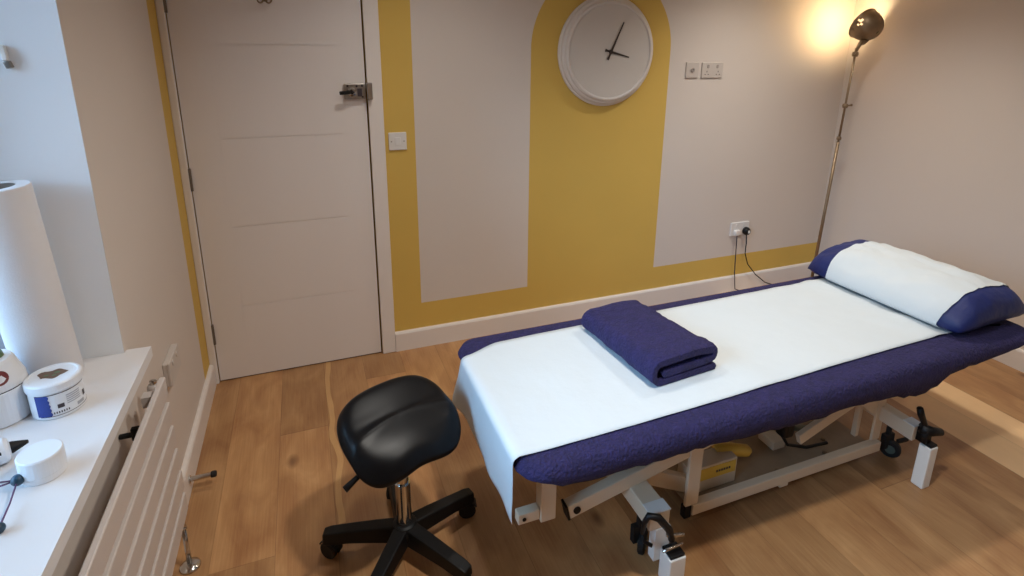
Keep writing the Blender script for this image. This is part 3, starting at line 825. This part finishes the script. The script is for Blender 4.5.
ringpts(-.002, lambda i, x, y: .526)
for t in (.25, .5, .75, 1.0):
    rr = []
    for i, (x, y) in enumerate(ol):
        nn = nrm2(i); hz = hem(x, y); z = .526 + (hz - .526) * t
        off = .004 + .013 * t * fold(i, x, y) + .004 * math.sin(t * PI) - .012 * t * t
        rr.append(b.verts.new((x + nn.x * off, y + nn.y * off, z)))
    rings.append(rr)
rr = []
for i, (x, y) in enumerate(ol):
    nn = nrm2(i); rr.append(b.verts.new((x - nn.x * .055, y - nn.y * .055, max(hem(x, y), .44) + .012)))
rings.append(rr)
for a, c in zip(rings, rings[1:]):
    for k in range(n): b.faces.new((a[k], a[(k + 1) % n], c[(k + 1) % n], c[k]))
b.faces.new(rings[0])
bmesh.ops.translate(b, verts=b.verts[:], vec=-O)
cover = obj('towelling_cover', b, M['navy'], cp, smooth=True)
cover['label'] = 'navy towelling fitted cover with a wavy hem'

# ---- white paper sheet
b = B(); NX, NY = 90, 26
def py0(x): return -1.570 + .045 * sstep(.97, 2.7, x)
def py1(x): return -1.012 + .012 * sstep(.95, 1.5, x) + .012 * sstep(1.6, 2.7, x) - .05 * sstep(1.10, .95, x)
path = []
# hanging part first, then over the edge and along the top
for k in range(12):
    t = k / 12; path.append((.943 - .0 * t, .345 + (.535 - .345) * t, 'h'))
for a in (0, 22, 45, 67): path.append((.943 + .018 * (1 - math.cos(math.radians(a))), .535 + .018 * math.sin(math.radians(a)), 'e'))
for k in range(NX + 1): path.append((.962 + (2.80 - .962) * k / NX, .5535, 't'))
g = []
for i, (x, z, kind) in enumerate(path):
    row = []
    xx = max(x, .955)
    for j in range(NY + 1):
        v = j / NY
        y = py1(xx) + (py0(xx) - py1(xx)) * v
        X, Z = x, z
        if kind == 'h':
            t = i / 12
            Z = z + (.02 * (1 - v) - .0) * (1 - t)
            X = x - .012 * noise.noise(Vector((v * 4, t * 2, 7))) * (1 - t) - .030 * (1 - t) * (1 - v) ** 9
            y = y + .02 * (1 - t) * (1 - v) ** 8
        if kind == 't':
            w_ = sstep(2.15, 2.6, x)
            Z += .0035 * max(0, noise.noise(Vector((x * 7, y * 5, 2)))) + w_ * .010 * max(0, noise.noise(Vector((x * 11 + y * 9, y * 4, 5))))
            if j in (0, NY): Z -= 0
        row.append(b.verts.new((X, y, Z)))
    g.append(row)
for i in range(len(g) - 1):
    for j in range(NY): b.faces.new((g[i][j], g[i][j + 1], g[i + 1][j + 1], g[i + 1][j]))
sheet = obj('paper_sheet', b, M['paper'], smooth=True)
sm = sheet.modifiers.new('solid', 'SOLIDIFY'); sm.thickness = .0012; sm.offset = 1
tag(sheet, 'long white paper sheet laid along the couch and hanging over its foot end', 'paper sheet')

# ---- folded navy towel
tw = thing('folded_towel', 'thick folded navy towel resting on the white paper sheet', 'towel', (1.562, -1.228, .5575), math.radians(5))
def ribbon(path, th):
    """closed outline around a 2-D path"""
    P = [Vector(p) for p in path]
    Lf, Rt = [], []
    for i, p in enumerate(P):
        d = (P[min(i + 1, len(P) - 1)] - P[max(i - 1, 0)]).normalized(); nn = Vector((-d.y, d.x))
        e = th / 2
        Lf.append(p + nn * e); Rt.append(p - nn * e)
    s = P[0] - (P[1] - P[0]).normalized() * th * .35; t = P[-1] + (P[-1] - P[-2]).normalized() * th * .35
    return [s] + Lf + [t] + Rt[::-1]
def arc2(c, r, a0, a1, n=7, sx=1): return [(c[0] + r * sx * math.cos(math.radians(a0 + (a1 - a0) * i / n)), c[1] + r * math.sin(math.radians(a0 + (a1 - a0) * i / n))) for i in range(n + 1)]
zt = .068; TS = 1.2
path2 = [(.125, .0095), (.06, .0095), (0, .0095), (-.06, .0095), (-.095, .0095)] + arc2((-.1, .0385), .029, 270, 90, 8, .9)[1:] + [(-.05, .0685), (0, .070), (.05, .0690), (.09, .0655)] + arc2((.108, .0515), .0145, 85, -80, 6)[1:] + [(.07, .0345), (.02, .0335), (-.04, .0325), (-.085, .032)]
ol2 = ribbon(path2, .019)
def towel_mesh(half=.205, n=26):
    bm = B(); rings = []
    for k in range(n + 1):
        t = -1 + 2 * k / n; y = t * half
        sc = 1 - .10 * max(0, abs(t) - .93) / .07
        sq = 1 - .16 * (1 + t) / 2        # slightly flatter at the far end
        rr = []
        for q, p in enumerate(ol2):
            nz = noise.noise(Vector((p.x * 9, y * 9, 3))) * .006 + noise.noise(Vector((p.x * 45, y * 45, 8))) * .003
            top_ = sstep(.05, .075, p.y)
            side_ = nz + .004 * noise.noise(Vector((y * 7, p.y * 20, 1)))
            rr.append(bm.verts.new((p.x * (1 - .03 * (1 + t) / 2) + side_, y, max(.0005, TS * p.y * sq * (1 - (1 - sc) * .3) + nz * top_))))
        rings.append(rr)
    m_ = len(ol2)
    for a, c in zip(rings, rings[1:]):
        for k in range(m_): bm.faces.new((a[k], a[(k + 1) % m_], c[(k + 1) % m_], c[k]))
    # cap each end as a strip between the two sides of the ribbon
    h = (m_ - 2) // 2
    for rr in (rings[0], rings[-1]):
        Lf = rr[1:1 + h]; Rt = rr[2 + h:][::-1]
        bm.faces.new((rr[0], Lf[0], Rt[0])); bm.faces.new((rr[1 + h], Lf[-1], Rt[-1]))
        for i in range(h - 1): bm.faces.new((Lf[i], Lf[i + 1], Rt[i + 1], Rt[i]))
    return bm
obj('towel_fold', towel_mesh(), M['navy2'], tw, smooth=True, bevel=.004, angle=50)

# ---- pillow
pw = thing('pillow', 'long navy pillow wrapped in white paper at the head of the couch', 'pillow', (2.892, -1.232, .5600), math.radians(2))
PX, PY, PT = .232, .345, .083
def pil(s, t):    # s across, t along, both -1..1 -> half thickness
    a = max(0, 1 - abs(s) ** 2.5); c = max(0, 1 - abs(t) ** 7)
    return (a ** .52) * (c ** .5)
def pillow_mesh(t0=-1, t1=1, grow=0, nx=30, ny=60, ends=True):
    bm = B(); up, dn = [], []
    for j in range(ny + 1):
        t = t0 + (t1 - t0) * j / ny; ru, rd = [], []
        for i in range(nx + 1):
            s = -1 + 2 * i / nx
            th = pil(s, t)
            pull = 1 - .07 * (1 - abs(s)) ** 0 * 0
            x = s * (PX + grow) * (1 - .07 * t ** 6); y = t * (PY) * (1 - .06 * s ** 6)
            wr = .011 * noise.noise(Vector((x * 14, y * 9, 3))) + .007 * noise.noise(Vector((x * 34, y * 16, 9)))
            zc = .044 + .022 * (1 - abs(s) ** 2)        # mid surface
            lift = PT * th
            zu = zc + lift + grow + wr * min(1, th * 2)
            zd = max(.003 - grow * .5, zc - lift * .95 - grow)
            if th < 1e-4: zu = zc + grow; zd = zc - grow
            # softly droop the mid surface to the couch at the rim
            dr = .018 * (abs(s) ** 4) + .008 * abs(t) ** 8
            ru.append(bm.verts.new((x, y, zu - dr))); rd.append(bm.verts.new((x, y, max(.0075, zd - dr))))
        up.append(ru); dn.append(rd)
    for j in range(ny):
        for i in range(nx):
            bm.faces.new((up[j][i], up[j][i + 1], up[j + 1][i + 1], up[j + 1][i])); bm.faces.new((dn[j][i], dn[j + 1][i], dn[j + 1][i + 1], dn[j][i + 1]))
        for i, in ((0,), (nx,)):
            bm.faces.new((up[j][i], up[j + 1][i], dn[j + 1][i], dn[j][i]))
    if ends:
        for j in (0, ny):
            for i in range(nx): bm.faces.new((up[j][i], up[j][i + 1], dn[j][i + 1], dn[j][i]))
    bmesh.ops.remove_doubles(bm, verts=bm.verts[:], dist=1e-5)
    return bm
obj('pillowcase', pillow_mesh(), M['satin'], pw, smooth=True)
o = obj('paper_wrap', pillow_mesh(-.79, .66, .0045, 30, 44, False), M['paper'], pw, smooth=True)

# ---------------------------------------------------------------- floor lamp in the corner
fl = thing('floor_lamp', 'slim aged-brass floor lamp with dome shade lit in the far right corner', 'floor lamp', (3.493, -.27, 0))
TOP = Vector((.066, 0, 1.58))
b = B(); lathe(b, [(0, 0), (.12, 0), (.125, .006), (.12, .016), (.03, .026), (.014, .04), (0, .04)], n=40); obj('lamp_base', b, M['pewter'], fl, bevel=.001)
b = B(); tube(b, [(0, 0, .03), TOP * (1.03 / 1.58)], .0095, 12); obj('lower_pole', b, M['pewter'], fl, smooth=True)
b = B(); tube(b, [TOP * (1.03 / 1.58), TOP], .0065, 12); obj('upper_pole', b, M['pewter'], fl, smooth=True)
for z, s_ in ((1.05, .85), (1.245, 1), (1.545, 1.1)):
    c = TOP * (z / 1.58)
    b = B(); lathe(b, [(0, -.014 * s_), (.014 * s_, -.012 * s_), (.017 * s_, 0), (.014 * s_, .012 * s_), (0, .014 * s_)], c, TOP, 14)
    if s_ >= 1: tube(b, [c, c + Vector((.022 * (1 if s_ == 1 else -1), -.012, .004)), c + Vector((.034 * (1 if s_ == 1 else -1), -.016, .006))], [.004, .005, .008], 10)
    obj('pole_collar', b, M['pewter'], fl)
HD = Vector((.152, -.002, 1.693))            # back of the dome
ND = Vector((-.06, .85, .47)).normalized()    # opening direction
c0 = HD - ND * .055
dn_ = (Vector((0, 0, -1)) + ND * ND.z).normalized()
QN = c0 + ND * .040 + dn_ * .062
b = B(); tube(b, [TOP * .985, TOP + Vector((.012, -.008, .022)), QN + (TOP - QN) * .35, QN], [.008, .012, .018, .020], 14); obj('lamp_neck', b, M['pewter'], fl, smooth=True)
b = B()
prof = []
for i in range(13):
    a = math.radians(90 * i / 12); prof.append((.012 + .077 * math.sin(a), .100 * (1 - math.cos(a))))
prof += [(.091, .112), (.0935, .115), (.091, .117)]
prof += [(.0875, .110)] + [(max(.010, .008 + .075 * math.sin(math.radians(90 * i / 12))), .004 + .099 * (1 - math.cos(math.radians(90 * i / 12)))) for i in range(11, -1, -1)]
lathe(b, prof, c0, ND, 48)
shade = obj('lamp_shade', b, M['pewter'], fl, smooth=True)
# vent holes: small openings through the dome
cut = []
s_, u_, d_ = frame_of(ND)
tocam = (Vector((.5148, -2.6931, 1.5858)) - (Vector((3.493, -.27, 0)) + HD)).normalized()
tc_ = (tocam - ND * tocam.dot(ND)).normalized()
import mathutils
me = shade.data; bm = bmesh.new(); bm.from_mesh(me); bm.faces.ensure_lookup_table()
dirs = []
sd = tc_.cross(ND)
for a_, e_ in ((0, 0), (.20, .05), (-.2, .05), (0, .22), (.1, -.2), (-.12, -.2), (.62, .1), (-.62, .1)):
    dirs.append((tc_ * math.cos(a_) + sd * math.sin(a_)) * .9 + ND * (-.05 + e_ * .8))
kill = set()
for f in bm.faces:
    c = f.calc_center_median() - (c0 + ND * .085)
    cn = c.normalized()
    for d in dirs:
        if cn.dot(d.normalized()) > .9972 - .0: kill.add(f)
kill = [f for f in kill if f.calc_area() < 4e-4]
bmesh.ops.delete(bm, geom=kill, context='FACES')
bm.to_mesh(me); bm.free()
b = B(); bmesh.ops.create_uvsphere(b, u_segments=20, v_segments=12, radius=.026, matrix=Matrix.Translation(c0 + ND * .070))
M['bulb'] = mat('lit bulb', srgb(255, 225, 170), .5, emit=srgb(255, 196, 110), es=60, noise_amt=.01)
obj('light_bulb', b, M['bulb'], fl, smooth=True)
b = B(); tube(b, [c0 + ND * .006, c0 + ND * .046], .013, 14); obj('bulb_holder', b, M['black'], fl, smooth=True)

# loose pieces of small fittings become parts of their own
def split_islands(o):
    me = o.data; bm = bmesh.new(); bm.from_mesh(me); bm.verts.ensure_lookup_table()
    seen = {}; isl = []
    for v in bm.verts:
        if v.index in seen: continue
        st_k = [v]; seen[v.index] = len(isl); grp = []
        while st_k:
            w = st_k.pop(); grp.append(w.index)
            for e in w.link_edges:
                q = e.other_vert(w)
                if q.index not in seen: seen[q.index] = len(isl); st_k.append(q)
        isl.append(set(grp))
    if len(isl) > 1:
        for k, grp in enumerate(isl):
            b2 = bm.copy(); b2.verts.ensure_lookup_table()
            bmesh.ops.delete(b2, geom=[v for v in b2.verts if v.index not in grp], context='VERTS')
            m2 = bpy.data.meshes.new(o.name.split('.')[0]); b2.to_mesh(m2); b2.free()
            for m_ in me.materials: m2.materials.append(m_)
            if k == 0: keep = m2
            else:
                c = o.copy(); c.data = m2; c.name = o.name.split('.')[0]; COL.objects.link(c)
        o.data = keep
    bm.free()
for o in [o for o in COL.objects if o.type == 'MESH' and o.name.split('.')[0] in ('screw', 'rocker_switch', 'bolt', 'pin_hole', 'lid_leaf', 'label_line', 'label_print')]:
    split_islands(o)

# ---------------------------------------------------------------- light
def lamp(name, kind, loc, energy, col, **k):
    d = bpy.data.lights.new(name, kind); d.energy = energy; d.color = col
    for a, v in k.items(): setattr(d, a, v)
    o = bpy.data.objects.new(name, d); o.location = loc; COL.objects.link(o); return o
WARM = (1, .955, .885)
for i, (x, y, e) in enumerate(((1.25, -1.95, 21), (2.85, -.75, 17.5), (1.0, -.75, 7), (2.9, -3.0, 3.5))):  # last two are added unseen fill, brightening door, walls and floor
    dl = thing('ceiling_downlight', ('white recessed ceiling downlight above the foot of the couch', 'white recessed ceiling downlight above the head of the couch', 'added unseen fill downlight above the stool, brightening the door', 'added unseen fill downlight in the near right of the room')[i], 'downlight', (x, y, H), 0, 'recessed ceiling downlights')
    b = B(); lathe(b, [(.036, -.001), (.046, -.001), (.046, -.006), (.036, -.004)], (0, 0, 0), (0, 0, 1), 28); obj('bezel', b, M['whitecap'], dl)
    lamp('downlight_lamp', 'SPOT', (x, y, H - .03), e * 4.6, WARM, spot_size=math.radians((150, 120, 130, 150)[i]), spot_blend=1.0, shadow_soft_size=.06)
bulb_pt = Vector((3.493, -.27, 0)) + c0 + ND * .085
lamp('floor_lamp_light', 'POINT', bulb_pt, 8.5, (1, .78, .46), shadow_soft_size=.045)
pt = lamp('window_portal', 'AREA', (-.36, (YW0 + YW1) / 2, (ZS + ZT) / 2), 1, (1, 1, 1), shape='RECTANGLE', size=ZT - ZS, size_y=YW1 - YW0)
pt.rotation_euler = (0, math.radians(-90), 0); pt.data.cycles.is_portal = True
wd_ = bpy.data.worlds.new('sky'); SC.world = wd_; wd_.use_nodes = True
nt = wd_.node_tree; bg = nt.nodes['Background']
tcw = nt.nodes.new('ShaderNodeTexCoord'); sxyz = nt.nodes.new('ShaderNodeSeparateXYZ'); nt.links.new(tcw.outputs['Generated'], sxyz.inputs[0])
rw = nt.nodes.new('ShaderNodeValToRGB'); e = rw.color_ramp.elements      # dull street and houses low down, bright pale sky above
e[0].position = .0; e[0].color = (.10, .10, .10, 1); e[1].position = .45; e[1].color = (.34, .64, 1.0, 1)
e3 = e.new(.10); e3.color = (.13, .15, .18, 1); e4 = e.new(.28); e4.color = (.30, .52, .78, 1)
nt.links.new(sxyz.outputs[2], rw.inputs['Fac']); nt.links.new(rw.outputs[0], bg.inputs['Color']); 
vd = nt.nodes.new('ShaderNodeVectorMath'); vd.operation = 'DOT_PRODUCT'; nt.links.new(tcw.outputs['Generated'], vd.inputs[0])
vd.inputs[1].default_value = Vector((-.34, -.86, .38)).normalized()       # bright lobe added to the unseen sky to light the window reveal
glow = math_node(nt, 'POWER', math_node(nt, 'MAXIMUM', vd.outputs['Value'], 0), 7)
nt.links.new(math_node(nt, 'ADD', 12.5, math_node(nt, 'MULTIPLY', glow, 48)), bg.inputs['Strength'])

# ---------------------------------------------------------------- camera
CX = [0.5148, -2.6931, 1.5858, 0.3685, -0.2635, 0.0108, 555.3956, 517.8447, 193.2314]
yaw, pit, rol = CX[3:6]
d = Vector((math.sin(yaw) * math.cos(pit), math.cos(yaw) * math.cos(pit), math.sin(pit)))
r = Vector((math.cos(yaw), -math.sin(yaw), 0)); u = r.cross(d)
R_ = r * math.cos(rol) + u * math.sin(rol); U_ = -r * math.sin(rol) + u * math.cos(rol)
cam = bpy.data.cameras.new('camera'); co = bpy.data.objects.new('camera', cam); COL.objects.link(co)
mm = Matrix((R_, U_, -d)).transposed().to_4x4(); mm.translation = Vector(CX[:3]); co.matrix_world = mm
cam.sensor_width = 36; cam.sensor_fit = 'HORIZONTAL'; cam.lens = CX[6] / 1024 * 36
cam.shift_x = (512 - CX[7]) / 1024; cam.shift_y = (CX[8] - 288) / 1024
cam.clip_start = .02
SC.camera = co
vs = SC.view_settings
vs.view_transform = 'Standard'; vs.look = 'None'; vs.gamma = 1; vs.use_curve_mapping = False; vs.exposure = 0.0
